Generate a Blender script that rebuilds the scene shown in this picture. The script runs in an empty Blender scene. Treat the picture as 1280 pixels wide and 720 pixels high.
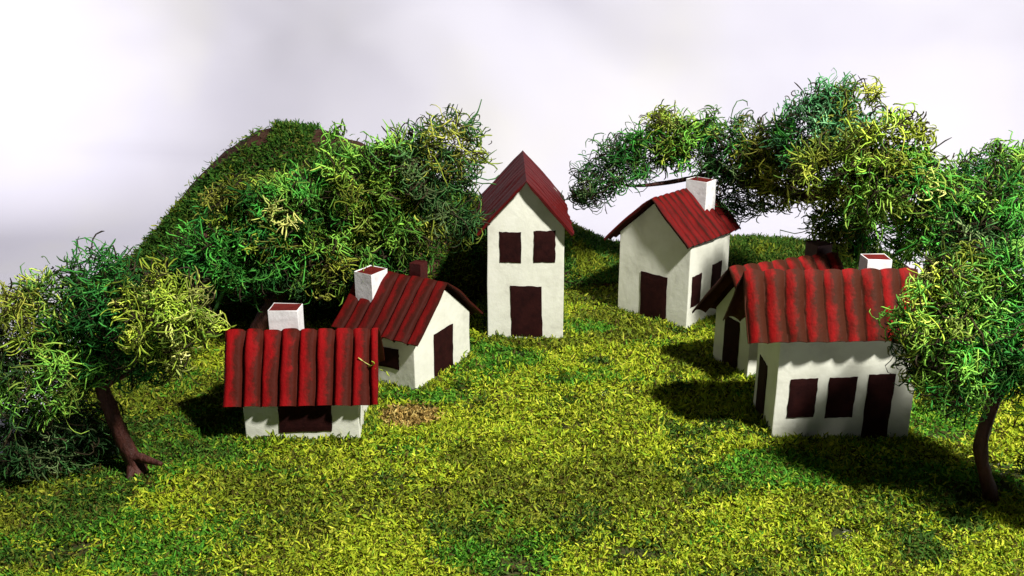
import bpy, bmesh, math, random
import numpy as np
from mathutils import Vector, Matrix, noise as mnoise

random.seed(7)
RNG = np.random.default_rng(11)
scene = bpy.context.scene
COL = scene.collection
R = math.radians

# ------------------------------------------------------------------ camera model
CAM_H, CAM_PITCH, CAM_F = 10.0, R(18.4), 1200.0


def at(px, py, Y):
    """World point in the vertical plane y = Y seen at photo pixel (1280 x 720)."""
    a = (px - 640) / CAM_F
    b = -(py - 360) / CAM_F
    r = Vector((a, math.cos(CAM_PITCH) + b * math.sin(CAM_PITCH), -math.sin(CAM_PITCH) + b * math.cos(CAM_PITCH)))
    return Vector((0, 0, CAM_H)) + r * (Y / r.y)


# ------------------------------------------------------------------ small helpers
def tag(o, label=None, cat=None, group=None, kind=None):
    if label: o["label"] = label
    if cat: o["category"] = cat
    if group: o["group"] = group
    if kind: o["kind"] = kind
    return o


def empty(name, loc, rz=0.0):
    o = bpy.data.objects.new(name, None)
    COL.objects.link(o)
    o.location = loc
    o.rotation_euler = (0, 0, rz)
    o.empty_display_size = 0.3
    return o


def link(name, me, mat, parent=None):
    o = bpy.data.objects.new(name, me)
    COL.objects.link(o)
    if mat is not None:
        me.materials.append(mat)
    if parent is not None:
        o.parent = parent
    return o


def mesh_np(name, V, Q, cols=None, attr="tint", smooth=True, extra=None):
    """Mesh from numpy verts (n,3) and quads/tris (m,k)."""
    me = bpy.data.meshes.new(name)
    n, (m, k) = len(V), Q.shape
    me.vertices.add(n)
    me.vertices.foreach_set("co", np.ascontiguousarray(V, np.float32).ravel())
    me.loops.add(m * k)
    me.loops.foreach_set("vertex_index", np.ascontiguousarray(Q, np.int32).ravel())
    me.polygons.add(m)
    me.polygons.foreach_set("loop_start", np.arange(0, m * k, k, dtype=np.int32))
    me.polygons.foreach_set("use_smooth", np.full(m, smooth, dtype=bool))
    me.update(calc_edges=True)
    if cols is not None:
        a = me.attributes.new(attr, "FLOAT_COLOR", "POINT")
        c4 = np.ones((n, 4), np.float32)
        c4[:, :3] = cols
        a.data.foreach_set("color", c4.ravel())
    if extra:
        for nm, arr in extra.items():
            a = me.attributes.new(nm, "FLOAT", "POINT")
            a.data.foreach_set("value", np.ascontiguousarray(arr, np.float32))
    me.validate()
    return me


def vnoise(x, y, seed=0, octaves=3):
    """Smooth 2-D value noise in [0,1] (numpy)."""
    out = np.zeros_like(x, dtype=float)
    amp, tot = 1.0, 0.0
    for o in range(octaves):
        g = np.random.default_rng(seed * 31 + o).random((64, 64))
        xi, yi = np.floor(x).astype(int), np.floor(y).astype(int)
        fx, fy = x - xi, y - yi
        fx, fy = fx * fx * (3 - 2 * fx), fy * fy * (3 - 2 * fy)
        a = g[xi % 64, yi % 64]; b = g[(xi + 1) % 64, yi % 64]
        c = g[xi % 64, (yi + 1) % 64]; d = g[(xi + 1) % 64, (yi + 1) % 64]
        out += amp * ((a * (1 - fx) + b * fx) * (1 - fy) + (c * (1 - fx) + d * fx) * fy)
        tot += amp
        amp *= 0.5
        x, y = x * 2.03 + 5.1, y * 2.03 + 1.7
    return out / tot


def sstep(a, b, x):
    t = np.clip((x - a) / (b - a), 0, 1)
    return t * t * (3 - 2 * t)


# ------------------------------------------------------------------ materials
def new_mat(name):
    m = bpy.data.materials.new(name)
    m.use_nodes = True
    nt = m.node_tree
    nt.nodes.clear()
    out = nt.nodes.new("ShaderNodeOutputMaterial")
    b = nt.nodes.new("ShaderNodeBsdfPrincipled")
    nt.links.new(b.outputs[0], out.inputs[0])
    return m, nt, b, out


def N(nt, typ, **kw):
    n = nt.nodes.new(typ)
    for k, v in kw.items():
        setattr(n, k, v)
    return n


def ramp(nt, stops):
    r = N(nt, "ShaderNodeValToRGB")
    el = r.color_ramp.elements
    while len(el) > len(stops):
        el.remove(el[-1])
    while len(el) < len(stops):
        el.new(0.5)
    for e, (p, c) in zip(el, stops):
        e.position = p
        e.color = (c[0], c[1], c[2], 1) if not isinstance(c, (int, float)) else (c, c, c, 1)
    return r


def noise_node(nt, scale, detail=4, rough=0.6, coord="Object", stretch=None):
    tc = N(nt, "ShaderNodeTexCoord")
    src = tc.outputs[coord]
    if stretch:
        mp = N(nt, "ShaderNodeMapping")
        mp.inputs["Scale"].default_value = stretch
        nt.links.new(src, mp.inputs[0])
        src = mp.outputs[0]
    n = N(nt, "ShaderNodeTexNoise")
    n.inputs["Scale"].default_value = scale
    n.inputs["Detail"].default_value = detail
    n.inputs["Roughness"].default_value = rough
    nt.links.new(src, n.inputs["Vector"])
    return n


def add_bump(nt, b, node_out, strength, dist):
    bp = N(nt, "ShaderNodeBump")
    bp.inputs["Strength"].default_value = strength
    bp.inputs["Distance"].default_value = dist
    nt.links.new(node_out, bp.inputs["Height"])
    nt.links.new(bp.outputs[0], b.inputs["Normal"])


def mat_painted(name, stops, scale=2.5, rough=0.6, bump=0.25, bump_scale=9, dist=0.03, stretch=None, spec=0.3):
    m, nt, b, _ = new_mat(name)
    n = noise_node(nt, scale, 5, 0.65, stretch=stretch)
    r = ramp(nt, stops)
    nt.links.new(n.outputs["Fac"], r.inputs[0])
    nt.links.new(r.outputs[0], b.inputs["Base Color"])
    b.inputs["Roughness"].default_value = rough
    b.inputs["Specular IOR Level"].default_value = spec
    n2 = noise_node(nt, bump_scale, 6, 0.6, stretch=stretch)
    add_bump(nt, b, n2.outputs["Fac"], bump, dist)
    return m


def mat_fibre(name, transl=0.25, rough=0.55):
    m, nt, b, out = new_mat(name)
    at_ = N(nt, "ShaderNodeAttribute", attribute_name="tint")
    nt.links.new(at_.outputs["Color"], b.inputs["Base Color"])
    b.inputs["Roughness"].default_value = rough
    b.inputs["Specular IOR Level"].default_value = 0.08
    tr = N(nt, "ShaderNodeBsdfTranslucent")
    nt.links.new(at_.outputs["Color"], tr.inputs["Color"])
    mx = N(nt, "ShaderNodeMixShader")
    mx.inputs[0].default_value = transl
    nt.links.new(b.outputs[0], mx.inputs[1])
    nt.links.new(tr.outputs[0], mx.inputs[2])
    nt.links.new(mx.outputs[0], out.inputs[0])
    return m


def mat_roof(name, red, red2, brown, wear_and_shade=0.5, lo=0.60):
    """Painted corrugated card: red paint, brown dry-brushed along one rib flank, shade painted brown into the valleys."""
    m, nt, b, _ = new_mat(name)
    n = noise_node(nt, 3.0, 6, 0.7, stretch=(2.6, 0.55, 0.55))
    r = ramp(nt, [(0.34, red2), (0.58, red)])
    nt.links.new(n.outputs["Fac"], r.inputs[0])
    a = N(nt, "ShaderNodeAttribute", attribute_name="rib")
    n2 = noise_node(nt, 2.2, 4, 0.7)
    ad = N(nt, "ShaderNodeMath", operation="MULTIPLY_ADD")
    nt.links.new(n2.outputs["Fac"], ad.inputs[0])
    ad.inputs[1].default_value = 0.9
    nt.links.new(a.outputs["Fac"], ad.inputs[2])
    rr = ramp(nt, [(lo, 0.0), (lo + 0.16, wear_and_shade)])
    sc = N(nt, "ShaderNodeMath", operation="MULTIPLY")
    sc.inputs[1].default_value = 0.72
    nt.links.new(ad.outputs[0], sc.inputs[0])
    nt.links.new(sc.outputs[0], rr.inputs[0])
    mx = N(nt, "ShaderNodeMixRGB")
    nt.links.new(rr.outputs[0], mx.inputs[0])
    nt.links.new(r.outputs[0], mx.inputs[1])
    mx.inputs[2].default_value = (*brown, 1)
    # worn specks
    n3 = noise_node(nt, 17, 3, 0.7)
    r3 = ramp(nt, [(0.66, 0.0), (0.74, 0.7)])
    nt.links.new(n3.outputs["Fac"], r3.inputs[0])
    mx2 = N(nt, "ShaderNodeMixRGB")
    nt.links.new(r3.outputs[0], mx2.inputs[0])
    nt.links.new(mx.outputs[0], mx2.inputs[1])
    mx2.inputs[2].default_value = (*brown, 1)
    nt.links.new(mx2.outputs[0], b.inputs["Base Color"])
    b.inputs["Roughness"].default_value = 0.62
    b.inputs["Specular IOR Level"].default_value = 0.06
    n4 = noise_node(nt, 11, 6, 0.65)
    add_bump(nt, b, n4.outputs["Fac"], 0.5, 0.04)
    return m


CREAM = mat_painted("cream_card_paint", [(0.25, (0.56, 0.555, 0.46)), (0.5, (0.70, 0.70, 0.59)), (0.75, (0.76, 0.76, 0.66))],
                    scale=1.4, rough=0.75, bump=0.35, bump_scale=6, dist=0.03)
WHITE = mat_painted("white_card_paint", [(0.25, (0.55, 0.53, 0.52)), (0.5, (0.78, 0.77, 0.76)), (0.75, (0.83, 0.82, 0.81))],
                    scale=3.0, rough=0.75, bump=0.3, bump_scale=8)
BROWN = mat_painted("dark_brown_paint", [(0.3, (0.011, 0.0025, 0.0025)), (0.7, (0.026, 0.006, 0.005))],
                    scale=4.0, rough=0.75, bump=0.3, bump_scale=14, spec=0.08)
FLUE = mat_painted('dull_red_flue_paint', [(0.3, (0.07, 0.007, 0.006)), (0.7, (0.15, 0.014, 0.011))], scale=5, rough=.7, bump=.3, bump_scale=10, spec=.1)
MAROON = mat_painted("maroon_paint", [(0.3, (0.03, 0.003, 0.003)), (0.7, (0.06, 0.006, 0.005))],
                     scale=3.0, rough=0.6, bump=0.4, bump_scale=12)
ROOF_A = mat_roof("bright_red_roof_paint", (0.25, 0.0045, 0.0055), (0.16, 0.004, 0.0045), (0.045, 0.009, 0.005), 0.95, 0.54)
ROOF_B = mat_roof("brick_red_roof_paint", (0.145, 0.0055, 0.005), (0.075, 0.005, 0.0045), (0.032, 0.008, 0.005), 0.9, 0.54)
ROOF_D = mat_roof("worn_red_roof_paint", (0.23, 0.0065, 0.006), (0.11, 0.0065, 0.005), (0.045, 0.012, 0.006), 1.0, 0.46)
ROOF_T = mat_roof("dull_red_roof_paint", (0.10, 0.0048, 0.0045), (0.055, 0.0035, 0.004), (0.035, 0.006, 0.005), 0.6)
BARK = mat_painted("reddish_bark", [(0.3, (0.020, 0.006, 0.004)), (0.6, (0.07, 0.020, 0.013)), (0.8, (0.13, 0.045, 0.028))],
                   scale=4, rough=0.55, bump=0.8, bump_scale=10, dist=0.08, stretch=(1, 1, 0.4))
SOIL = mat_painted("earth_and_glue", [(0.3, (0.012, 0.016, 0.006)), (0.5, (0.035, 0.040, 0.012)), (0.7, (0.07, 0.055, 0.025))],
                   scale=1.3, rough=0.95, bump=0.8, bump_scale=8, dist=0.08, spec=0.1)
HILLMAT = mat_painted("brown_hill_felt", [(0.3, (0.028, 0.012, 0.008)), (0.5, (0.06, 0.028, 0.018)), (0.72, (0.09, 0.05, 0.03))],
                      scale=3, rough=0.95, bump=0.9, bump_scale=14, dist=0.08, spec=0.1)
FIBRE = mat_fibre("moss_thread", 0.07)
GRASSFIBRE = mat_fibre("moss_flock", 0.15, 0.6)

# bare paper showing through the glue here and there
nt = SOIL.node_tree
b = next(q for q in nt.nodes if q.type == "BSDF_PRINCIPLED")
src = b.inputs["Base Color"].links[0].from_socket
pn = noise_node(nt, 0.9, 4, 0.6)
pr = ramp(nt, [(0.62, 0.0), (0.66, 1.0)])
pm = N(nt, "ShaderNodeMixRGB")
pm.inputs[2].default_value = (.50, .49, .45, 1)
nt.links.new(pn.outputs["Fac"], pr.inputs[0]); nt.links.new(pr.outputs[0], pm.inputs[0])
nt.links.new(src, pm.inputs[1]); nt.links.new(pm.outputs[0], b.inputs["Base Color"])

m, nt, b, _ = new_mat("white_paper_sheet")
n_ = noise_node(nt, 0.12, 3, 0.5)
r_ = ramp(nt, [(0.3, (0.60, 0.59, 0.685)), (0.5, (0.635, 0.625, 0.705)), (0.68, (0.665, 0.655, 0.675))])  # lavender to cream drift paints mixed lamp light into the paper colour
nt.links.new(n_.outputs["Fac"], r_.inputs[0])
nt.links.new(r_.outputs[0], b.inputs["Base Color"])
b.inputs["Roughness"].default_value = 0.8
b.inputs["Specular IOR Level"].default_value = 0.2
SHEET = m

# ------------------------------------------------------------------ terrain shape
HX = np.array([-14.2, -13.2, -12.6, -11.6, -10.5, -9.3, -8.3, -7.5, -6.9, -6.2, -5.4, -4.6, -3.5, -2.0, 0.0, 1.9, 2.9, 3.8, 5.0, 7.0, 9.0, 10.5, 12.5, 15])
HZ = np.array([0.0, 0.25, 0.75, 1.95, 3.25, 4.4, 5.02, 5.16, 5.16, 5.08, 4.85, 4.45, 3.7, 2.8, 2.0, 1.35, 0.75, 0.3, 0.4, 0.62, 0.62, 0.45, 0.1, 0.0])


def hill_z(x, y):
    s = np.interp(x, HX, HZ)
    yc = 31.0 + sstep(-4, 1, x) * 2.0
    wf = 4.2 - sstep(-4, 1, x) * 1.4
    t = np.where(y < yc, (y - yc) / wf, (y - yc) / 3.0)
    prof = np.clip(1 - t * t, 0, 1) ** 1.1
    return s * prof + (vnoise(x * 1.3, y * 1.3, 5) - 0.5) * 0.25 * np.clip(s, 0, 1) * prof


GROUND_POLY = [(-11.5, 11), (-11.3, 14.5), (-10.9, 17), (-11.0, 20.5), (-11.8, 25), (-13.3, 30), (-13.6, 33.5), (-8, 34.5), (0, 35), (9, 34.6),
               (12.5, 33.6), (14.2, 31.0), (14.6, 25), (14.0, 18), (13.5, 11)]


def in_poly(x, y, poly=GROUND_POLY):
    xs = x + (vnoise(x * 0.9, y * 0.9, 9) - 0.5) * 0.9
    ys = y + (vnoise(x * 0.9, y * 0.9, 19) - 0.5) * 0.9
    c = np.zeros(len(x), bool)
    n = len(poly)
    for i in range(n):
        x1, y1 = poly[i]; x2, y2 = poly[(i + 1) % n]
        k = ((y1 > ys) != (y2 > ys))
        with np.errstate(divide="ignore", invalid="ignore"):
            xc = (x2 - x1) * (ys - y1) / (y2 - y1 if y2 != y1 else 1e-9) + x1
        c ^= k & (xs < xc)
    return c


def ground_z(x, y):
    return -0.06 + (vnoise(x * 0.35, y * 0.35, 3) - 0.5) * 0.14 + (vnoise(x * 1.6, y * 1.6, 4) - 0.5) * 0.06


def grid_sheet(name, x0, x1, nx, y0, y1, ny, zf, keep, mat, thick):
    X, Y = np.meshgrid(np.linspace(x0, x1, nx), np.linspace(y0, y1, ny))
    x, y = X.ravel(), Y.ravel()
    z = zf(x, y)
    ok = keep(x, y)
    idx = np.arange(nx * ny).reshape(ny, nx)
    Q = np.stack([idx[:-1, :-1], idx[:-1, 1:], idx[1:, 1:], idx[1:, :-1]], -1).reshape(-1, 4)
    Q = Q[ok[Q].all(1)]
    used = np.unique(Q)
    remap = -np.ones(nx * ny, int); remap[used] = np.arange(len(used))
    Q = remap[Q]
    V = np.stack([x, y, z], -1)[used]
    n = len(V)
    B = V.copy(); B[:, 2] = -thick
    QB = Q[:, ::-1] + n
    E = np.concatenate([Q[:, [0, 1]], Q[:, [1, 2]], Q[:, [2, 3]], Q[:, [3, 0]]])
    key = np.sort(E, 1)
    u, inv, cnt = np.unique(key, axis=0, return_inverse=True, return_counts=True)
    be = E[cnt[inv.ravel()] == 1]
    QS = np.stack([be[:, 1], be[:, 0], be[:, 0] + n, be[:, 1] + n], -1)
    me = mesh_np(name, np.concatenate([V, B]), np.concatenate([Q, QB, QS]))
    return link(name, me, mat)


g = grid_sheet("ground", -14.5, 15.5, 150, 10.5, 35.5, 125, ground_z, in_poly, SOIL, 0.2)
tag(g, "moss covered base board under the model village", kind="structure")
h = grid_sheet("hill", -14.2, 14, 200, 26.4, 36.2, 80, lambda x, y: hill_z(x, y) - 0.02,
               lambda x, y: hill_z(x, y) > 0.03, HILLMAT, 0.1)
tag(h, "brown felt covered hill behind the model village", kind="structure")

# ------------------------------------------------------------------ white sheet behind and under everything
def build_sheet():
    nx = 220
    xs = np.linspace(-36, 36, nx)
    # path in (y,z): floor, curve, wall
    path = []
    for t in np.linspace(0, 1, 40): path.append((4 + t * 33, -0.22))
    Rr = 7.0
    for t in np.linspace(0, 1, 26)[1:]:
        a = t * math.pi / 2
        path.append((37 + Rr * math.sin(a), -0.22 + Rr * (1 - math.cos(a))))
    for t in np.linspace(0, 1, 60)[1:]: path.append((44, -0.22 + Rr + t * 17))
    path = np.array(path); npth = len(path)
    X = np.tile(xs, (npth, 1))
    Yb = np.tile(path[:, 0:1], (1, nx)); Z = np.tile(path[:, 1:2], (1, nx))
    arc = np.concatenate([[0], np.cumsum(np.hypot(np.diff(path[:, 0]), np.diff(path[:, 1])))])
    S = np.tile(arc[:, None], (1, nx))
    w = sstep(35, 42, Yb)                     # creases only on the standing part
    d = np.zeros_like(X)

    def fold(xa, za, xb, zb, width, amp, sharp=1.0):
        L = math.hypot(xb - xa, zb - za)
        ux, uz = (xb - xa) / L, (zb - za) / L
        s = (X - xa) * uz - (Z - za) * ux
        l = (X - xa) * ux + (Z - za) * uz
        fade = np.exp(-np.clip(np.maximum(-l, l - L), 0, None) ** 2 / (2 * 3.0 ** 2))
        return amp * np.tanh(s / width) * fade
    d += fold(-25, 1.5, -3.5, 9.2, 0.8, 0.55)
    d += fold(-3.5, 9.2, 7.0, 3.0, 1.4, 0.7)
    d += fold(-26, 2.6, -12, 2.2, 0.4, -0.28)
    d += fold(14, 5.6, 30, 6.6, 0.5, 0.34)
    d += fold(3, 9.5, 16, 1.5, 2.2, -0.3)
    d += fold(-20, 10, -10, 4, 1.5, -0.12)
    d += (vnoise(X * 0.16 + 7, Z * 0.22 + 3, 41, 3) - 0.5) * 0.8
    V = np.stack([X, Yb - d * w, Z], -1).reshape(-1, 3)
    idx = np.arange(nx * npth).reshape(npth, nx)
    Q = np.stack([idx[:-1, :-1], idx[:-1, 1:], idx[1:, 1:], idx[1:, :-1]], -1).reshape(-1, 4)
    o = link("sky", mesh_np("sky", V, Q), SHEET)
    tag(o, "softly creased white sheet hung as the sky", kind="structure")
    md = o.modifiers.new("thickness", "SOLIDIFY"); md.thickness = 0.03; md.offset = -1
    return o


build_sheet()

# ------------------------------------------------------------------ card house parts
def box_bm(bm, x0, x1, y0, y1, z0, z1, jit=0.0):
    vs = []
    for z in (z0, z1):
        for (x, y) in ((x0, y0), (x1, y0), (x1, y1), (x0, y1)):
            vs.append(bm.verts.new((x + random.uniform(-jit, jit), y + random.uniform(-jit, jit), z + random.uniform(-jit, jit))))
    for f in ((3, 2, 1, 0), (4, 5, 6, 7), (0, 1, 5, 4), (1, 2, 6, 5), (2, 3, 7, 6), (3, 0, 4, 7)):
        bm.faces.new([vs[i] for i in f])


def finish(bm, name, mat, parent, bev=0.0, sub=0, wob=0.0, wscale=1.0, seed=0):
    if bev:
        bmesh.ops.bevel(bm, geom=bm.edges[:], offset=bev, segments=2, profile=0.6, affect="EDGES")
    if sub:
        bmesh.ops.triangulate(bm, faces=[f for f in bm.faces if len(f.verts) > 4])
        bmesh.ops.subdivide_edges(bm, edges=[e for e in bm.edges if e.calc_length() > 0.3], cuts=sub, use_grid_fill=True)
    if wob:
        for v in bm.verts:
            p = v.co * wscale + Vector((seed, seed * 2, 0))
            v.co += Vector((mnoise.noise(p), mnoise.noise(p + Vector((9, 3, 5))), mnoise.noise(p + Vector((2, 8, 1))))) * wob
    bmesh.ops.recalc_face_normals(bm, faces=bm.faces[:])
    me = bpy.data.meshes.new(name)
    bm.to_mesh(me); bm.free()
    return link(name, me, mat, parent)


def walls(parent, L, W, heF, heB, hr, av, seed):
    """Gabled card shell: eave heights front/back, ridge at v = av."""
    bm = bmesh.new()
    ring = [(-W / 2, -0.15), (W / 2, -0.15), (W / 2, heB), (av, hr), (-W / 2, heF)]
    A = [bm.verts.new((-L / 2, v, z)) for v, z in ring]
    B = [bm.verts.new((L / 2, v, z)) for v, z in ring]
    bm.faces.new(A[::-1]); bm.faces.new(B)
    for i in range(5):
        j = (i + 1) % 5
        bm.faces.new([A[i], A[j], B[j], B[i]])
    return finish(bm, "wall", CREAM, parent, bev=0.022, sub=3, wob=0.018, wscale=1.3, seed=seed)


def panel(parent, name, side, L, W, a0, a1, z0, z1, skew=0.02, label=None):
    """Painted card rectangle glued on a wall. side: 'u-','u+','v-'."""
    bm = bmesh.new()
    n = 7
    t = 0.03
    rows = []
    for j in range(n + 1):
        row = []
        for i in range(n + 1):
            a = a0 + (a1 - a0) * i / n
            z = z0 + (z1 - z0) * j / n
            wv = 0.012
            edge = (i in (0, n)) or (j in (0, n))
            a += random.uniform(-wv, wv) * edge + skew * (j / n - .5)
            z += random.uniform(-wv, wv) * edge + skew * (i / n - .5)
            d = -0.02
            if not edge: d = t
            elif True: d = t - 0.012
            row.append((a, z, d))
        rows.append(row)

    def pos(a, z, d):
        if side == "u-": return (-L / 2 - d, a, z)
        if side == "u+": return (L / 2 + d, a, z)
        if side == "v+": return (a, W / 2 + d, z)
        return (a, -W / 2 - d, z)
    F = [[bm.verts.new(pos(*p)) for p in row] for row in rows]
    for j in range(n):
        for i in range(n):
            bm.faces.new([F[j][i], F[j][i + 1], F[j + 1][i + 1], F[j + 1][i]])
    be = [e for e in bm.edges if e.is_boundary]
    ex = bmesh.ops.extrude_edge_only(bm, edges=be)
    for v in ex["geom"]:
        if isinstance(v, bmesh.types.BMVert):
            if side == "u-": v.co.x = -L / 2 + 0.03
            elif side == "u+": v.co.x = L / 2 - 0.03
            elif side == "v+": v.co.y = W / 2 - 0.03
            else: v.co.y = -W / 2 + 0.03
    o = finish(bm, name, BROWN, parent)
    if label: o["label"] = label
    return o


def roof(parent, mat, u0, u1, runF, zF, zR, runB, zB, period, amp, power=0.6, cv=0.0, cu=0.0, rph=0.0, seed=0, wob=0.03, thick=0.05, sag=0.0, skewF=0.0, gap=0.16, flat=1.7):
    nrib = max(2, (u1 - u0) / period)
    nu = int(nrib * 20) + 1
    nsl = 16
    us = np.linspace(u0, u1, nu)
    s = np.concatenate([np.linspace(-1, 0, nsl), np.linspace(0, 1, nsl)[1:]])
    U, S = np.meshgrid(us, s)
    # hand-bent ribs: the valleys wander
    ph = (U - u0) / period + (vnoise(U * 0.9 + seed, S * 1.4 + 3 + seed, 50 + seed, 2) - 0.5) * wob * 8
    f = ph - np.floor(ph)
    prof = np.clip((np.abs(np.sin(math.pi * f)) - gap) / (1 - gap), 0, 1) ** power
    if flat > 1: prof = np.tanh(prof * flat) / math.tanh(flat)
    ribamp = 0.65 + 0.6 * np.random.default_rng(seed).random(200)[(np.floor(ph).astype(int)) % 200]
    run = np.where(S < 0, runF, runB)
    zt = np.where(S < 0, zF, zB)
    a = np.abs(S)
    V = S * run
    Z = zR + (zt - zR) * a - sag * np.sin(math.pi * a)
    sl = np.arctan2(zR - zt, run)
    nV = np.where(S < 0, -1, 1) * np.sin(sl) * np.minimum(1, a * 6)
    nZ = np.cos(sl) * np.minimum(1, a * 6) + 0.35 * (1 - np.minimum(1, a * 6))
    off = amp * prof * ribamp
    edge_w = (vnoise(U * 3 + seed * 7, S * 0 + seed, 77, 2) - 0.5) * 0.09 * (a > 0.97)
    V = V + edge_w * np.sign(S) * 0.6
    lump = (vnoise(U * 2.2 + 3 * seed, S * 3 + seed, 91 + seed, 3) - 0.5) * 0.05
    V1, Z1 = V + nV * (off + lump), Z + nZ * (off + lump)
    V0, Z0 = V1 - nV * thick, Z1 - nZ * thick
    U = U + skewF * S + (vnoise(S * 3 + seed, U * 0 + seed * 2, 33, 2) - 0.5) * 0.05
    c, sn = math.cos(R(rph)), math.sin(R(rph))

    def W3(u, v, z):
        return np.stack([cu + u * c - v * sn, cv + u * sn + v * c, z], -1).reshape(-1, 3)
    top, bot = W3(U, V1, Z1), W3(U, V0, Z0)
    ny = len(s)
    idx = np.arange(nu * ny).reshape(ny, nu)
    Q = np.stack([idx[:-1, :-1], idx[:-1, 1:], idx[1:, 1:], idx[1:, :-1]], -1).reshape(-1, 4)
    n = nu * ny
    loop = np.concatenate([idx[0, :], idx[1:, -1], idx[-1, -2::-1], idx[-2:0:-1, 0]])
    nx = np.roll(loop, -1)
    QS = np.stack([nx, loop, loop + n, nx + n], -1)
    rib = f * prof ** 0.3 * 0.75 + 0.75 * (1 - prof) ** 3  # brushed flank, plus gap shade painted into the valleys between ribs
    me = mesh_np("roof", np.concatenate([top, bot]), np.concatenate([Q, Q[:, ::-1] + n, QS]),
                 extra={"rib": np.concatenate([rib.ravel(), np.full(n, 0.9)])})
    o = link("roof", me, mat, parent)
    md = o.modifiers.new("split", "EDGE_SPLIT"); md.split_angle = R(65)
    return o


def chimney(parent, u0, u1, v0, v1, z0, z1, mat=None, rot=0.0, label=None):
    """Open card box with dark red paint inside the top."""
    bm = bmesh.new()
    t = 0.022
    cx, cy = (u0 + u1) / 2, (v0 + v1) / 2
    hx, hy = (u1 - u0) / 2, (v1 - v0) / 2
    lv = [(hx, hy, z0), (hx, hy, z1), (hx - t, hy - t, z1), (hx - t, hy - t, z1 - 0.05)]
    rings = []
    for (a, b_, z) in lv:
        rings.append([bm.verts.new((sx * a, sy * b_, z + (random.uniform(-.015, .015) if z == z1 else 0))) for sx, sy in ((-1, -1), (1, -1), (1, 1), (-1, 1))])
    for r0, r1 in zip(rings, rings[1:]):
        for i in range(4):
            j = (i + 1) % 4
            bm.faces.new([r0[i], r0[j], r1[j], r1[i]])
    bm.faces.new(rings[0][::-1]); bm.faces.new(rings[-1])
    o = finish(bm, "chimney", mat or WHITE, parent, bev=0.008, sub=2, wob=0.012, wscale=2.0, seed=u0)
    o.location = (cx, cy, 0); o.rotation_euler = (0, 0, R(rot))
    if label: o["label"] = label
    bm = bmesh.new()
    box_bm(bm, -hx + t - .004, hx - t + .004, -hy + t - .004, hy - t + .004, z1 - 0.10, z1 - 0.012)
    c = finish(bm, "flue", MAROON if mat else FLUE, o)
    return o


HG = "card model houses with red ribbed roofs"


def house(label, x, y, ph):
    e = empty("model_house", (x, y, 0), R(ph))
    tag(e, label, "house", HG)
    return e


# --- front left: bright red ribbed roof, one wide window
L, W = 2.53, 1.92
e = house("low white house with the brightest red roof, one wide dark window under its eave", -4.68, 20.2, 1.5)
walls(e, L, W, 1.0, 1.0, 2.26, -0.28, 1)
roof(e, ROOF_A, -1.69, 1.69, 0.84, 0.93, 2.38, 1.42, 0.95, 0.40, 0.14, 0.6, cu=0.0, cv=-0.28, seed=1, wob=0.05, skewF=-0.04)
panel(e, "window", "v-", L, W, -0.50, 0.67, 0.24, 1.02)
chimney(e, -0.80, -0.12, 0.10, 0.62, 1.2, 2.72, rot=-3)

# --- small house behind it, turned, door in the right gable
L, W = 2.41, 2.58
e = house("small white house turned cornerwise behind the bright red roofed one, door in sunlit gable", -2.82, 23.64, -29.5)
walls(e, L, W, 1.30, 1.30, 2.36, 0.0, 2)
roof(e, ROOF_B, -1.33, 1.40, 1.38, 1.24, 2.48, 1.62, 1.10, 0.40, 0.12, 0.4, seed=2, wob=0.02)
panel(e, "door", "u+", L, W, -0.45, 0.43, 0.04, 1.22)
panel(e, "window", "v-", L, W, -0.35, 0.73, 0.46, 1.00)
chimney(e, -1.0, -0.45, -0.73, -0.05, 1.7, 2.62)
chimney(e, 0.05, 0.40, 0.22, 0.55, 1.9, 2.76, mat=MAROON, label="short dark red chimney stub behind the ridge")

# --- tall house
L, W = 4.21, 2.14
e = house("tall narrow two storey white house in the middle with two windows above its door", 0.36, 27.67, 90.6)
walls(e, L, W, 3.38, 3.38, 4.50, 0.0, 3)
roof(e, ROOF_T, -2.36, 2.28, 1.30, 3.12, 4.60, 1.36, 3.10, 0.52, 0.03, 0.8, gap=0.02, seed=3, wob=0.05, thick=0.07)
panel(e, "window", "u-", L, W, 0.13, 0.72, 2.25, 3.12, skew=0.01)
panel(e, "window", "u-", L, W, -0.82, -0.22, 2.25, 3.15, skew=-0.01)
panel(e, "door", "u-", L, W, -0.47, 0.41, 0.05, 1.55, skew=0.03)

# --- house right of the middle, grey gable, bright right wall
L, W = 2.23, 2.46
e = house("white house right of the tall one, tall white chimney rising from its red roof", 4.92, 27.95, 48.2)
walls(e, L, W, 2.50, 2.50, 3.62, 0.0, 4)
roof(e, ROOF_B, -1.40, 1.60, 1.31, 2.50, 3.74, 1.62, 2.22, 0.30, 0.075, 0.8, gap=.05, flat=1, seed=4, wob=0.06)
panel(e, "door", "u-", L, W, -0.51, 0.41, 0.05, 1.42)
panel(e, "window", "v-", L, W, -0.95, -0.44, 0.61, 1.54)
panel(e, "window", "v-", L, W, 0.16, 0.70, 0.72, 1.67)
chimney(e, 0.47, 1.03, -0.69, 0.02, 2.9, 4.02)

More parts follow.
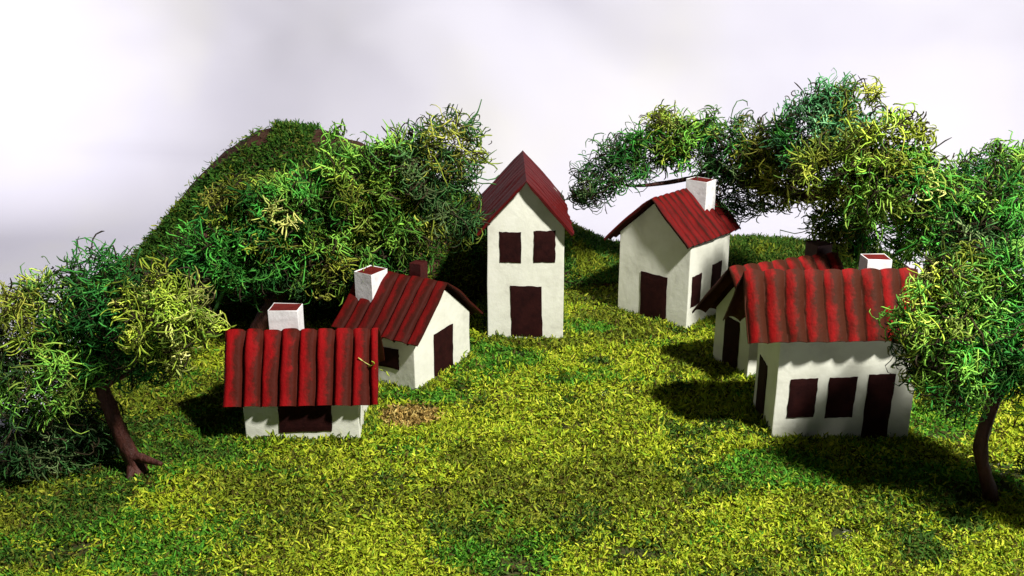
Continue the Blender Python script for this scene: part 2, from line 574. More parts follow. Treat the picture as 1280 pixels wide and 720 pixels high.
# --- front right: two windows and a door
L, W = 3.06, 1.7
e = house("wide white house with two square windows beside a door under worn red roof", 7.33, 20.2, 0.5)
walls(e, L, W, 2.40, 2.30, 3.55, -0.31, 5)
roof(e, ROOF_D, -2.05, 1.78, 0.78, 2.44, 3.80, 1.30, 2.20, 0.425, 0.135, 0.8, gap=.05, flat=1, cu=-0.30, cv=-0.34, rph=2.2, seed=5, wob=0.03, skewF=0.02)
panel(e, "window", "v-", L, W, -1.23, -0.63, 0.54, 1.47)
panel(e, "window", "v-", L, W, -0.38, 0.23, 0.53, 1.50)
panel(e, "door", "v-", L, W, 0.48, 1.06, 0.02, 1.57)
panel(e, "door", "u-", L, W, -0.10, 0.55, 0.02, 1.45)
chimney(e, 0.46, 1.00, -0.08, 0.40, 2.9, 3.96)

# --- house hidden behind it
L, W = 2.91, 1.47
e = house("white house half hidden behind the wide white house, shaded gable with a door showing", 7.03, 23.88, 24.7)
walls(e, L, W, 2.05, 1.5, 2.86, -0.45, 6)
roof(e, ROOF_D, -1.88, 1.46, 1.10, 1.72, 3.02, 1.45, 1.35, 0.42, 0.135, 0.8, gap=.05, flat=1, cu=-0.2, cv=-0.55, rph=-2.0, seed=6, wob=0.03)
panel(e, "door", "u-", L, W, -0.31, 0.31, 0.04, 1.42)
chimney(e, 0.80, 1.30, -0.35, 0.1, 2.2, 3.20, mat=MAROON, label="dark red chimney standing behind the ridge")

FOOT = [(-4.68, 20.2, 1.5, 2.53, 1.92), (-2.82, 23.64, -29.5, 2.41, 2.58), (.36, 27.67, 90.6, 4.21, 2.14),
        (4.92, 27.95, 48.2, 2.23, 2.46), (7.33, 20.2, .5, 3.06, 1.7), (7.03, 23.88, 24.7, 2.91, 1.47)]

# ------------------------------------------------------------------ fibres
def unit(a):
    return a / np.maximum(np.linalg.norm(a, axis=-1, keepdims=True), 1e-9)


def tubes(P0, D0, length, radius, nseg, curl, cols, nside=3, pull=None):
    """Curly threads: random-walk centre lines skinned as thin tubes."""
    n = len(P0)
    pts = np.zeros((n, nseg + 1, 3)); pts[:, 0] = P0
    d = unit(D0)
    axis = unit(RNG.normal(size=(n, 3)))
    ang = (RNG.random(n) * 2 - 1) * curl
    dirs = [d]
    step = (length / nseg)[:, None]
    for k in range(nseg):
        ca, sa = np.cos(ang)[:, None], np.sin(ang)[:, None]
        d = d * ca + np.cross(axis, d) * sa + axis * (axis * d).sum(1, keepdims=True) * (1 - ca)
        d = unit(d + RNG.normal(size=(n, 3)) * 0.22)
        if pull is not None:
            d = unit(d + pull(pts[:, k]))
        pts[:, k + 1] = pts[:, k] + d * step
        dirs.append(d)
    dirs = np.stack(dirs, 1)
    ref = unit(RNG.normal(size=(n, 1, 3)))
    s1 = unit(np.cross(dirs, ref)); s2 = np.cross(dirs, s1)
    taper = np.concatenate([np.linspace(0.75, 1.0, nseg), [0.45]])[None, :, None, None]
    th = np.arange(nside) / nside * 2 * math.pi
    ringv = s1[:, :, None, :] * np.cos(th)[None, None, :, None] + s2[:, :, None, :] * np.sin(th)[None, None, :, None]
    V = pts[:, :, None, :] + ringv * radius[:, None, None, None] * taper
    V = V.reshape(-1, 3)
    base = (np.arange(n) * (nseg + 1) * nside)[:, None, None]
    k = (np.arange(nseg) * nside)[None, :, None]
    j = np.arange(nside)[None, None, :]; j2 = (np.arange(nside) + 1) % nside; j2 = j2[None, None, :]
    Q = np.stack([base + k + j, base + k + j2, base + k + nside + j2, base + k + nside + j], -1).reshape(-1, 4)
    C = np.repeat(cols, (nseg + 1) * nside, axis=0)
    return V, Q, C


def ribbons(P0, D0, length, width, bend, cols):
    """Short clipped flock: two-quad bent ribbons."""
    n = len(P0)
    d = unit(D0)
    side = unit(np.cross(d, unit(RNG.normal(size=(n, 3)))))
    up = np.cross(side, d)
    d2 = unit(d + up * bend[:, None] + side * (RNG.random((n, 1)) - .5))
    p1 = P0 + d * (length * .5)[:, None]
    p2 = p1 + d2 * (length * .5)[:, None]
    w = (side * width[:, None])
    V = np.stack([P0 - w * .7, P0 + w * .7, p1 - w, p1 + w, p2 - w * .5, p2 + w * .5], 1).reshape(-1, 3)
    b = (np.arange(n) * 6)[:, None]
    Q = np.concatenate([b + np.array([[0, 1, 3, 2]]), b + np.array([[2, 3, 5, 4]])])
    return V, Q, np.repeat(cols, 6, axis=0)


PAL = {  # thread colours of the preserved moss (linear)
    "green": [(.045, .24, .030), (.080, .33, .040), (.025, .14, .024), (.20, .38, .06)],
    "deep": [(.020, .12, .022), (.032, .17, .030), (.06, .23, .035), (.12, .25, .05)],
    "dark": [(.016, .055, .014), (.035, .11, .025), (.075, .17, .05), (.16, .21, .08)],
    "lime": [(.37, .45, .045), (.27, .38, .036), (.15, .29, .03), (.54, .56, .16)],
    "olive": [(.27, .31, .035), (.16, .24, .025), (.36, .36, .06), (.08, .15, .02)],
    "mid": [(.12, .32, .04), (.22, .42, .05), (.06, .20, .028), (.40, .50, .08)],
    "mint": [(.07, .24, .08), (.11, .31, .11), (.04, .15, .05), (.17, .34, .16)],
}


def pick(pal, n):
    p = np.array(PAL[pal])
    i = RNG.choice(len(p), n, p=[.34, .32, .2, .14])
    return np.clip(p[i] * (0.7 + 0.6 * RNG.random((n, 1))), 0, 1)


def clump(parent, cx, cy, Y, rx, ry, pal, loose=0.0, dens=1.0, ryd=None, pal2=None, mix=0.25, rad=0.0215, ln=0.47):
    """One tuft of curly preserved moss; centre from the tree's own plane, world-size radii."""
    c = at(cx, cy, Y)
    depth = c.y * math.cos(CAM_PITCH) + (CAM_H - c.z) * math.sin(CAM_PITCH)
    k = depth / CAM_F
    ax, az = rx * k, ry * k
    ay = ryd if ryd else min(ax, az) * 0.95
    rr_ = np.array([ax, ay, az])
    if Y < 20: rad, dens, ln = rad * .78, dens * 1.3, ln * .85
    sh_ = 1.0 if Y < 20 else 0.98
    ax, ay, az = ax * sh_, ay * sh_, az * sh_
    rr_ = np.array([ax, ay, az])
    nt_ = int(40 * dens * ax * az) + 10                  # little tufts, each with its own lie and dye
    tp = unit(RNG.normal(size=(nt_, 3)))
    lob = 0.62 + 0.75 * vnoise(tp[:, 0] * 1.7 + cx, tp[:, 2] * 1.7 + tp[:, 1] * 1.1 + cy, int(cx) % 17, 2)
    tr_ = (0.35 + 0.75 * RNG.random(nt_) ** 0.7) * lob
    TC = tp * tr_[:, None] * rr_
    TD = unit(unit(np.cross(tp, RNG.normal(size=(nt_, 3)))) + tp * (0.35 + 0.7 * RNG.random((nt_, 1))) + np.array([0, -0.15, -0.2]))
    patch = vnoise(TC[:, 0] * 1.1 + cx, TC[:, 2] * 1.1 + cy, 8, 2) + RNG.normal(size=nt_) * 0.06
    tsel = patch > np.quantile(patch, 1 - mix) if pal2 else np.zeros(nt_, bool)
    tbase = pick(pal, nt_)
    if pal2: tbase[tsel] = pick(pal2, int(tsel.sum()))
    per = max(6, int(24 * (1 - 0.42 * loose)))
    ti = np.repeat(np.arange(nt_), per)
    n = len(ti)
    P = TC[ti] + RNG.normal(size=(n, 3)) * 0.095 * (1 + .5 * loose)
    D = TD[ti] + RNG.normal(size=(n, 3)) * 0.55
    C = pick(pal, n)
    if pal2:
        k2 = tsel[ti]; C[k2] = pick(pal2, int(k2.sum()))
    C = 0.4 * C + 0.6 * tbase[ti]
    C = C * np.exp(RNG.normal(size=nt_) * 0.55)[ti][:, None].clip(.2, 1.7)  # tuft brightness spread, paints lit tips and dark hollows into the colour
    dark_threads = (RNG.random(n) < .16)                         # dark brown threads mixed in, deep crown shade put into the colour
    C[dark_threads] = np.array([[.035, .026, .014]]) * (.5 + RNG.random((int(dark_threads.sum()), 1)))
    C = np.clip(C, 0, .75)
    tl = 0.55 + 0.9 * RNG.random(nt_)
    ln_ = ln * (0.45 + 0.75 * RNG.random(n)) * tl[ti] * (1 + 0.5 * loose)
    ws = RNG.random(n) < 0.025 + .05 * loose
    ln_[ws] *= 1.9
    rd = rad * (0.6 + 0.7 * RNG.random(n)) * (1 - .15 * loose)
    inv = 1 / rr_

    def pull(q):
        e = q * inv
        rr = np.linalg.norm(e, axis=1, keepdims=True)
        return -unit(q) * np.clip(rr - 1.12, 0, 1) * 0.9
    V, Q, C = tubes(P, D, ln_, rd, 6, 0.62, C, pull=pull)
    o = link("moss_clump", mesh_np("moss_clump", V, Q, C), FIBRE, parent)
    o.location = c - parent.location
    return o


def limb(name, parent, pts, mat=BARK, host=None, seed=0):
    """Tapered crooked branch through [(point, radius)]."""
    P = [Vector(p) for p, _ in pts]; Rr = [r for _, r in pts]
    fine, fr = [], []
    for i in range(len(P) - 1):
        p0 = P[max(i - 1, 0)]; p1 = P[i]; p2 = P[i + 1]; p3 = P[min(i + 2, len(P) - 1)]
        for k in range(7):
            t = k / 7
            q = 0.5 * ((2 * p1) + (p2 - p0) * t + (2 * p0 - 5 * p1 + 4 * p2 - p3) * t * t + (-p0 + 3 * p1 - 3 * p2 + p3) * t ** 3)
            fine.append(q); fr.append(Rr[i] + (Rr[i + 1] - Rr[i]) * t)
    fine.append(P[-1]); fr.append(Rr[-1])
    ns = 12
    V = []
    up = Vector((0.3, 1, 0.2)).normalized()
    for i, q in enumerate(fine):
        d = (fine[min(i + 1, len(fine) - 1)] - fine[max(i - 1, 0)]).normalized()
        s1 = d.cross(up).normalized(); s2 = d.cross(s1)
        for j in range(ns):
            a = j / ns * 2 * math.pi
            n = s1 * math.cos(a) + s2 * math.sin(a)
            rr = fr[i] * (1 + 0.30 * mnoise.noise(n * 1.6 + Vector((seed, i * 0.16, seed))) + 0.14 * mnoise.noise(n * 4 + Vector((i * .5, seed, 0))))
            V.append(q + n * rr)
    nf = len(fine)
    Q = []
    for i in range(nf - 1):
        for j in range(ns):
            j2 = (j + 1) % ns
            Q.append((i * ns + j, i * ns + j2, (i + 1) * ns + j2, (i + 1) * ns + j))
    V = np.array([v - parent.location for v in V])
    V = np.concatenate([V, [np.mean(V[:ns], 0)], [np.mean(V[-ns:], 0)]])
    for j in range(ns):                     # caps as degenerate-free quads (two wedge steps)
        if j % 2 == 0:
            Q.append((len(V) - 2, (j + 2) % ns, (j + 1) % ns, j))
            Q.append((len(V) - 1, (nf - 1) * ns + j, (nf - 1) * ns + (j + 1) % ns, (nf - 1) * ns + (j + 2) % ns))
    o = link(name, mesh_np(name, V, np.array(Q)), mat, host or parent)
    return o


def tree(label, base):
    e = empty("moss_tree", base)
    tag(e, label, "tree", "trees of curly dyed moss on wire trunks")
    return e


# --- front left tree
t = tree("moss tree with leaning bare trunk, one pale lime tuft among dark green tufts", at(172, 594, 17.8))
tr = limb("trunk", t, [(at(178, 602, 17.75), .26), (at(168, 578, 17.8), .17), (at(150, 540, 17.8), .15), (at(134, 500, 17.85), .15), (at(124, 470, 17.9), .12), (at(120, 420, 18), .09)], seed=1)
limb("root", t, [(at(160, 570, 17.8), .11), (at(178, 573, 17.7), .09), (at(202, 580, 17.5), .04)], host=tr, seed=2)
limb("root", t, [(at(168, 578, 17.8), .12), (at(163, 592, 17.6), .08), (at(158, 608, 17.4), .03)], host=tr, seed=3)
limb("branch", t, [(at(128, 485, 17.85), .09), (at(140, 477, 17.8), .06), (at(170, 462, 17.7), .04)], host=tr, seed=4)
limb("branch", t, [(at(124, 470, 17.9), .09), (at(80, 440, 18), .06), (at(40, 430, 18), .04)], host=tr, seed=5)
for a in [(128, 358, 18.3, 50, 44, "deep", .35, .9), (212, 400, 17.4, 52, 58, "lime", 0, 1.3), (120, 418, 18.0, 58, 44, "deep", .1, 1.1),
          (32, 405, 18.0, 48, 48, "olive", .4, .9), (70, 380, 18.3, 42, 40, "mid", .4, .8), (62, 478, 17.5, 66, 48, "mid", .35, .9), (28, 520, 17.6, 46, 42, "dark", .5, .6),
          (165, 440, 17.9, 66, 30, "deep", .2, 1), (36, 570, 17.6, 52, 34, "dark", .1, .9), (100, 545, 18.2, 42, 38, "dark", .1, .9), (150, 400, 18.0, 50, 46, "deep", .2, 1), (20, 460, 17.6, 44, 36, "mid", .4, .9, None, "dark", .4), (10, 452, 17.8, 40, 40, "dark", .5, .5)]:
    clump(t, *a)

# --- big tree in front of the hill
t = tree("broad dark green moss tree in front of the big hill, over two red roofs", at(312, 455, 25.0))
tr = limb("trunk", t, [(at(312, 462, 25.0), .30), (at(318, 420, 25.0), .22), (at(340, 380, 25.1), .2), (at(372, 330, 25.2), .17), (at(420, 290, 25.2), .13), (at(500, 240, 25.3), .08)], seed=6)
limb("branch", t, [(at(340, 380, 25.1), .13), (at(300, 330, 25.0), .09), (at(250, 290, 25.0), .05)], host=tr, seed=7)
limb("branch", t, [(at(372, 330, 25.2), .11), (at(440, 320, 25.0), .07), (at(500, 310, 24.9), .04)], host=tr, seed=8)
for a in [(266, 318, 25.0, 46, 48, "green", .1, 1.2, None, "deep"), (314, 266, 25.5, 52, 38, "olive", 0, 1.2, None, "lime"), (330, 318, 24.8, 72, 48, "green", .15, 1.1, None, "deep"),
          (388, 262, 25.2, 62, 48, "mid", 0, 1.2, None, "green", .4), (430, 318, 24.8, 62, 44, "mid", .2, 1, None, "olive"), (455, 222, 25.4, 66, 58, "mid", .15, 1.1, None, "lime"),
          (520, 205, 25.3, 62, 48, "dark", .35, 1.1, None, "mid", .4), (562, 185, 25.2, 38, 38, "olive", .6, .8, None, "dark"), (495, 285, 25.0, 62, 48, "mid", .2, 1, None, "olive"),
          (552, 250, 25.3, 52, 44, "dark", .5, .9, None, "olive", .3), (478, 345, 24.7, 46, 28, "green", .4, .9, None, "dark"), (345, 280, 25.0, 60, 50, "green", .1, 1.0, None, "lime", .3),
          (395, 345, 24.8, 50, 26, "dark", .5, .9)]:
    clump(t, *a)
# hanging strand of green moss
hs = limb("moss_strand", t, [(at(288, 330, 24.6), .05), (at(282, 356, 24.6), .06), (at(272, 380, 24.6), .05), (at(262, 402, 24.6), .03)], seed=9,
          mat=mat_painted("green_strand", [(0.3, (.02, .09, .02)), (0.7, (.06, .2, .04))], scale=6, rough=.7))

hs2 = limb('moss_strand', t, [(at(578, 165, 25.2), .03), (at(590, 148, 25.2), .022), (at(597, 140, 25.2), .02), (at(602, 124, 25.2), .012)], seed=10, mat=hs.data.materials[0])

# --- right background tree with the long limb to the left
t = tree("tall moss tree with one long limb reaching left over the tall white chimney", at(1178, 445, 24.5))
tr = limb("trunk", t, [(at(1178, 452, 24.5), .34), (at(1172, 400, 24.5), .24), (at(1165, 345, 24.6), .22), (at(1172, 305, 24.8), .2), (at(1140, 262, 25.2), .18), (at(1080, 238, 26), .17),
                       (at(1010, 245, 27), .16), (at(960, 235, 28), .14), (at(905, 215, 29), .12), (at(880, 205, 29.3), .11)], seed=11)
limb("branch", t, [(at(905, 215, 29), .10), (at(868, 222, 29.4), .08), (at(826, 229, 29.4), .07), (at(790, 232, 29.4), .04), (at(750, 225, 29.4), .02)], host=tr, seed=12)
limb("branch", t, [(at(895, 212, 29.1), .09), (at(884, 180, 29.3), .07), (at(884, 142, 29.3), .05)], host=tr, seed=13)
limb("branch", t, [(at(1080, 238, 26), .11), (at(1055, 180, 26.2), .08), (at(1040, 130, 26.4), .04)], host=tr, seed=14)
limb("branch", t, [(at(1172, 305, 24.8), .13), (at(1205, 260, 24.8), .09), (at(1250, 215, 24.9), .04)], host=tr, seed=15)
for a in [(770, 210, 29.3, 42, 26, "deep", .75, .9, None, "dark"), (812, 186, 29.3, 42, 28, "green", .5, 1.0, None, "mid"), (848, 164, 29.2, 46, 28, "mid", .15, 1.2, None, "lime", .5), (872, 184, 29.4, 30, 26, "deep", .5, .8, None, "mid"),
          (738, 228, 29.3, 20, 22, "dark", .8, .9), (918, 192, 28.8, 36, 38, "dark", .4, 1, None, "green"), (955, 192, 28.2, 42, 38, "olive", .1, 1.1, None, "dark"), (928, 236, 28.6, 34, 26, "dark", .8, .8), (985, 225, 27.6, 46, 34, "olive", .2, 1.1, None, "dark"),
          (1012, 165, 26.6, 46, 42, "mint", .2, 1.1, None, "green"), (1042, 124, 26.5, 32, 24, "mint", .5, 1.0), (1066, 160, 26.3, 44, 42, "olive", .1, 1.1, None, "mint", .3), (1112, 182, 23.0, 46, 40, "lime", .05, 1.1, None, "olive", .5),
          (1045, 215, 24.0, 52, 40, "olive", .1, 1.1, None, "lime"), (1100, 235, 22.8, 55, 42, "mid", .1, 1.1, None, "lime", .3), (1052, 285, 25.2, 34, 50, "mid", .25, 1, None, "olive"), (1095, 290, 25.0, 46, 38, "green", .3, .9, None, "dark"),
          (1150, 225, 22.6, 42, 34, "green", .3, 1, None, "mid"), (1160, 275, 23.4, 58, 44, "mid", .25, 1, None, "green", .4), (1205, 245, 24.6, 42, 46, "deep", .3, 1, None, "mid"), (1250, 215, 24.8, 34, 28, "mid", .3, 1, None, "deep"),
          (1255, 268, 23.0, 46, 46, "mid", .15, 1.1, None, "green", .4), (1282, 235, 24.8, 30, 40, "green", .3, 1), (1215, 300, 22.6, 50, 36, "dark", .4, .9, None, "green")]:
    clump(t, *a)

# --- front right tree
t = tree("moss tree with crooked brown trunk, drooping onto the wide two windowed house", at(1240, 628, 16.7))
tr = limb("trunk", t, [(at(1243, 634, 16.65), .13), (at(1236, 608, 16.7), .13), (at(1228, 578, 16.75), .12), (at(1227, 548, 16.8), .14), (at(1239, 510, 16.85), .12), (at(1252, 478, 16.9), .11), (at(1256, 430, 17), .09)], seed=21)
limb("branch", t, [(at(1252, 478, 16.9), .09), (at(1230, 430, 16.9), .07), (at(1195, 390, 16.9), .04)], host=tr, seed=22)
for a in [(1178, 392, 16.8, 46, 44, "mid", .1, 1.15, None, "lime", .3), (1215, 352, 17.2, 52, 32, "mid", .1, 1.15, None, "lime", .4), (1262, 345, 17.2, 44, 34, "mid", .15, 1.1, None, "green"), (1200, 445, 16.6, 50, 50, "mid", .1, 1.15, None, "green", .4),
          (1150, 428, 17.0, 24, 32, "olive", .6, .9, None, "dark", .4), (1194, 486, 16.7, 32, 26, "deep", .3, 1.1, None, "mid"), (1238, 408, 16.7, 44, 40, "green", .2, 1.1, None, "deep"), (1246, 455, 16.5, 38, 30, "deep", .3, 1, None, "mid"), (1272, 430, 17.2, 34, 34, "mid", .2, 1, None, "lime", .4),
          (1160, 455, 16.7, 24, 36, "mid", .3, 1, None, "olive"), (1276, 385, 17.3, 30, 36, "dark", .4, .9),
          (1318, 505, 16.1, 42, 46, "mid", .1, 1.1, None, "green"), (1372, 490, 15.9, 52, 52, "green", .1, 1, None, "mid"), (1345, 420, 16.3, 52, 46, "mid", .1, 1, None, "lime"), (1342, 575, 15.8, 46, 40, "dark", .1, 1.2), (1330, 470, 15.4, 40, 44, "green", .1, 1.2)]:  # this row: unseen tufts beyond the frame, added to shade ground and wall
    clump(t, *a)

# ------------------------------------------------------------------ moss flock on the ground
def in_foot(x, y, pad=-0.02):
    c = np.zeros(len(x), bool)
    for (fx, fy, ph, L_, W_) in FOOT:
        cs, sn = math.cos(R(ph)), math.sin(R(ph))
        u = (x - fx) * cs + (y - fy) * sn; v = -(x - fx) * sn + (y - fy) * cs
        c |= (abs(u) < L_ / 2 + pad) & (abs(v) < W_ / 2 + pad)
    return c


YEL = np.array([[.41, .48, .024], [.31, .41, .022], [.54, .56, .05], [.20, .33, .018]])
GRN = np.array([[.065, .23, .018], [.12, .30, .022], [.04, .15, .014], [.25, .38, .03]])
DKG = np.array([[.040, .11, .012], [.075, .15, .018], [.025, .06, .009], [.15, .18, .025]])
OLV = np.array([[.20, .25, .018], [.14, .20, .015], [.30, .32, .03], [.08, .11, .013]])
TAN = np.array([[.48, .33, .09], [.38, .25, .07], [.54, .42, .14], [.26, .17, .05]])


def choose(pal, n):
    return pal[RNG.choice(4, n, p=[.34, .3, .18, .18])]


def ground_tint(x, y):
    """Natural colour patches of the dyed flock."""
    n = len(x)
    jit = RNG.normal(size=n) * 0.085
    a = vnoise(x * 0.42 + 3, y * 0.42 + 8, 61, 4) + jit
    b = vnoise(x * 0.5 + 13, y * 0.75 + 2, 62, 4) + jit
    c = vnoise(x * 0.8 + 1, y * 0.8 + 22, 63, 3) + RNG.normal(size=n) * 0.05
    C = choose(YEL, n)

    def put(mask, pal):
        C[mask] = choose(pal, int(mask.sum()))

    def blob(cx, cy, rx, ry, lo=0.75):
        q = ((x - cx) / rx) ** 2 + ((y - cy) / ry) ** 2
        return q + (a - .5) * 1.8 < lo
    fore = 1 - sstep(16.5, 20.0, y)           # foreground is more mixed
    left = 1 - sstep(-6.5, -2.0, x)
    mixv = np.clip(fore * 0.8 + left * 0.75, 0, 1)
    put(a > 0.72 - 0.18 * mixv, OLV)
    put(b > 0.70 - 0.13 * mixv, GRN)
    put((c > 0.73 - 0.12 * mixv), DKG)
    put(blob(0.1, 18.4, 1.5, 1.0) & (c > 0.40), OLV)
    put(blob(-0.9, 24.3, 1.9, 1.2), GRN)
    put(blob(0.6, 25.3, 1.6, .6), OLV)
    put(blob(3.2, 26.8, 1.5, 1.6), OLV)
    put(blob(2.0, 26.4, 1.0, .5), GRN)
    put(blob(-2.45, 20.6, .8, .75), TAN)
    put(blob(-2.2, 21.6, 1.6, .5, .55), GRN)
    put(blob(-6.0, 17.6, 2.0, 1.0) & (b > .42), GRN)
    put(blob(-9.5, 17.2, 2.2, 2.2) & (b > .35), DKG)
    put(blob(9.8, 20.3, 1.3, 1.6), GRN)
    put(blob(-0.3, 14.9, 1.2, .7), GRN)
    put(blob(5.6, 17.9, 1.2, .8), GRN)
    k = blob(-8.3, 20.3, 2.2, 2.8, .9)
    put(k, OLV); put(k & (b > .5), GRN); put(k & (c > .58), DKG)
    put((y > 28.5), OLV)
    put((y > 28.5) & (b > .5), DKG)
    dk = RNG.random(n) < 0.15
    C[dk] = np.array([[.07, .055, .012]]) * (0.5 + RNG.random((int(dk.sum()), 1)))
    return np.clip(C * (0.65 + 0.6 * RNG.random((n, 1))), 0, 1)


def scatter_ground():
    xs, ys = [], []
    # denser towards the front, where the flock is seen larger
    for (y0, y1, dens) in ((13.2, 16.5, 2500), (16.5, 20, 1900), (20, 24, 1350), (24, 28, 850), (28, 33.5, 400)):
        hw = 0.56 * (y1 * 0.95 + 3.5) + 0.5
        n = int(dens * 2 * hw * (y1 - y0))
        xs.append(RNG.uniform(-hw, hw, n)); ys.append(RNG.uniform(y0, y1, n))
    x, y = np.concatenate(xs), np.concatenate(ys)
    thin = vnoise(x * 0.7 + 31, y * 1.1 + 3, 71, 3)
    ok = in_poly(x, y) & ~in_foot(x, y) & (hill_z(x, y) < 0.08) & (RNG.random(len(x)) < np.clip((0.86 - thin) * 4.0, 0.12, 1))
    for (wx, wy, wr) in ((2.3, 14.95, .42), (-8.0, 15.1, .5), (3.5, 16.4, .25), (9.9, 19.6, .5), (6.2, 15.6, .3)):
        q = np.hypot((x - wx) / 1.8, y - wy) / wr + (vnoise(x * 2.5, y * 2.5, 74, 2) - .5) * .8
        ok &= RNG.random(len(x)) < np.clip(q * 1.1 - .35, .06, 1)
    x, y = x[ok], y[ok]
    n = len(x)
    z = ground_z(x, y)
    clumpy = vnoise(x * 1.9, y * 1.9, 72, 3)
    z = z + RNG.random(n) ** 1.5 * 0.11 * (0.2 + 1.4 * clumpy)
    az = RNG.random(n) * 2 * math.pi
    el = RNG.normal(size=n) * 0.42 + 0.20
    D = np.stack([np.cos(az) * np.cos(el), np.sin(az) * np.cos(el), np.sin(el)], -1)
    far = np.clip((y - 14) / 14, 0, 1)
    ln = (0.07 + 0.085 * RNG.random(n)) * (1 + 0.5 * far)
    wd = (0.010 + 0.009 * RNG.random(n)) * (1 + 0.5 * far)
    V, Q, C = ribbons(np.stack([x, y, z], -1), D, ln, wd, RNG.normal(size=n) * 0.5, ground_tint(x, y))
    # tufts heaped against the foot of every wall
    PX, PY, PZ = [], [], []
    for k, (fx, fy, ph, L_, W_) in enumerate(FOOT):
        cs, sn = math.cos(R(ph)), math.sin(R(ph))
        m_ = int(900 * (L_ + W_))
        s = RNG.random(m_) * 2 * (L_ + W_)
        u = np.where(s < L_, s - L_ / 2, np.where(s < L_ + W_, L_ / 2, np.where(s < 2 * L_ + W_, s - L_ - W_ - L_ / 2, -L_ / 2)))
        v = np.where(s < L_, -W_ / 2, np.where(s < L_ + W_, s - L_ - W_ / 2, np.where(s < 2 * L_ + W_, W_ / 2, s - 2 * L_ - W_ - W_ / 2)))
        ou = RNG.random(m_) * 0.28 + 0.02
        nu_, nv_ = np.where(abs(u) >= L_ / 2 - 1e-6, np.sign(u), 0), np.where((abs(v) >= W_ / 2 - 1e-6), np.sign(v), 0)
        u, v = u + nu_ * ou, v + nv_ * ou
        heap = vnoise(s * 1.7, s * 0 + k * 3, 73, 2)
        PX.append(fx + u * cs - v * sn); PY.append(fy + u * sn + v * cs)
        PZ.append(RNG.random(m_) * np.clip(0.34 - ou, 0.03, 1) * (0.04 + 1.1 * heap ** 2))
    px, py, pz = map(np.concatenate, (PX, PY, PZ))
    ok = ~in_foot(px, py, 0.0)
    px, py, pz = px[ok], py[ok], pz[ok]
    n2 = len(px)
    D = RNG.normal(size=(n2, 3)) + np.array([0, 0, .3])
    tint = choose(OLV, n2)
    sel = RNG.random(n2) < .35; tint[sel] = choose(DKG, int(sel.sum()))
    sel = RNG.random(n2) < .2; tint[sel] = choose(YEL, int(sel.sum()))
    V2, Q2, C2 = ribbons(np.stack([px, py, pz + ground_z(px, py)], -1), D, 0.10 + 0.14 * RNG.random(n2), 0.012 + 0.012 * RNG.random(n2), RNG.normal(size=n2) * .6, tint)
    Q2 = Q2 + len(V)
    o = link("grass", mesh_np("grass", np.concatenate([V, V2]), np.concatenate([Q, Q2]), np.concatenate([C, C2]), smooth=False), GRASSFIBRE)
    tag(o, "short yellow green moss flock covering the ground", "grass", kind="stuff")
    return n + n2


def scatter_hill():
    n = 170000
    x = RNG.uniform(-14, 14, n); y = RNG.uniform(26.5, 34.5, n)
    z = hill_z(x, y)
    bare = vnoise(x * .9, y * .9, 81, 3)
    yc = 31.0 + sstep(-4, 1, x) * 2.0
    # bald brown rim along the left crest
    rim = (x < -7.6) & (y > yc - 1.15) & (x > -13.6)
    rim2 = (x > -6.3) & (x < -4.5) & (y > yc - 1.0)
    ok = (z > 0.05) & ~((rim | rim2) & (RNG.random(n) < .97)) & (RNG.random(n) < np.clip((0.95 - bare) * 3, .25, 1)) & ~in_foot(x, y)
    x, y, z, = x[ok], y[ok], z[ok]
    n = len(x)
    az = RNG.random(n) * 2 * math.pi
    el = RNG.normal(size=n) * .5 + .35
    D = np.stack([np.cos(az) * np.cos(el), np.sin(az) * np.cos(el) - .2, np.sin(el)], -1)
    a = vnoise(x * .8, y * .8, 82, 3) + RNG.normal(size=n) * .06
    C = np.array([[.035, .12, .014], [.055, .16, .02], [.02, .07, .01], [.09, .18, .025]])[RNG.choice(4, n)]
    s = a > .56; C[s] = choose(OLV, int(s.sum()))
    s = (a < .36) | ((x > 4.5) & (a < .68)); C[s] = choose(DKG, int(s.sum()))  # right end coloured darker, painting the shade behind the houses
    C = C * (.75 + .5 * RNG.random((n, 1)))
    V, Q, C = ribbons(np.stack([x, y, z + RNG.random(n) * .1], -1), D, .11 + .13 * RNG.random(n), .014 + .012 * RNG.random(n), RNG.normal(size=n) * .5, C)
    o = link("hill_grass", mesh_np("hill_grass", V, Q, C, smooth=False), GRASSFIBRE)
    tag(o, "darker green moss flock growing over the hill", "grass", kind="stuff")


scatter_ground()
scatter_hill()

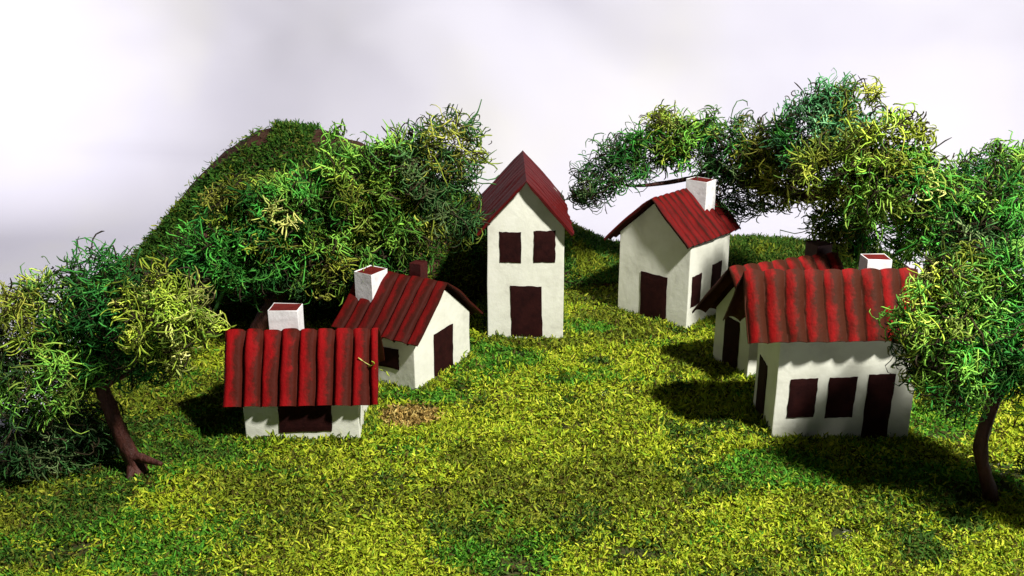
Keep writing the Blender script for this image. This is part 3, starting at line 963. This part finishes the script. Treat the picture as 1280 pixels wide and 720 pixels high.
# ------------------------------------------------------------------ stray bits of moss lying on the bright red roof
def stray(label, p, n, spread, pal, ln):
    e = Vector(p)
    P = RNG.normal(size=(n, 3)) * np.array(spread)
    D = RNG.normal(size=(n, 3)) * np.array([1, .4, .4])
    V, Q, C = tubes(P, D, ln * (.6 + .8 * RNG.random(n)), np.full(n, .02), 5, .5, pick(pal, n))
    o = link("moss_tuft", mesh_np("moss_tuft", V, Q, C), FIBRE)
    o.location = e
    tag(o, label, "moss tuft")


stray("tiny pale moss tuft stuck on the right end of the bright red roof", at(460, 466, 19.5) + Vector((0, 0, .1)), 10, (.10, .03, .05), "lime", .25)
stray("thin pale moss stem lying on the left ridge end of the bright red roof", at(284, 412, 20.1), 4, (.12, .03, .02), "lime", .5)

# ------------------------------------------------------------------ light
def area(name, loc, target, size, power, col):
    l = bpy.data.lights.new(name, "AREA")
    l.shape = "DISK"; l.size = size; l.energy = power; l.color = col
    o = bpy.data.objects.new(name, l); COL.objects.link(o)
    o.location = loc
    o.rotation_euler = (Vector(target) - Vector(loc)).to_track_quat("-Z", "Y").to_euler()
    return o


KEY = Vector((0.42, -0.47, 0.78)).normalized()
area("key_lamp", Vector((1, 23, 1)) + KEY * 42, (1, 23, 1), 3.2, 39000, (1.0, 0.975, 0.93))
sp = bpy.data.lights.new("sheet_lamp", "SPOT")
sp.energy = 15000; sp.spot_size = R(62); sp.spot_blend = 1.0; sp.shadow_soft_size = 1.0; sp.color = (1, .97, 1)
so = bpy.data.objects.new("sheet_lamp", sp); COL.objects.link(so)
so.location = (-27, 27, 15)
so.rotation_euler = (Vector((-22.0, 44, 6.5)) - Vector(so.location)).to_track_quat("-Z", "Y").to_euler()

w = bpy.data.worlds.new("World"); scene.world = w
w.use_nodes = True
bg = w.node_tree.nodes["Background"]
bg.inputs[0].default_value = (0.86, 0.88, 1.0, 1)
bg.inputs[1].default_value = 0.055

# ------------------------------------------------------------------ camera
cd = bpy.data.cameras.new("camera")
cd.sensor_width = 36; cd.lens = CAM_F / 1280 * 36
cd.clip_start = 0.1; cd.clip_end = 300
co = bpy.data.objects.new("camera", cd); COL.objects.link(co)
co.location = (0, 0, CAM_H); co.rotation_euler = (math.pi / 2 - CAM_PITCH, 0, 0)
scene.camera = co
scene.view_settings.view_transform = "Standard"
scene.view_settings.look = "None"
scene.view_settings.exposure = 0.0
scene.view_settings.gamma = 1.0
scene.cycles.max_bounces = 6
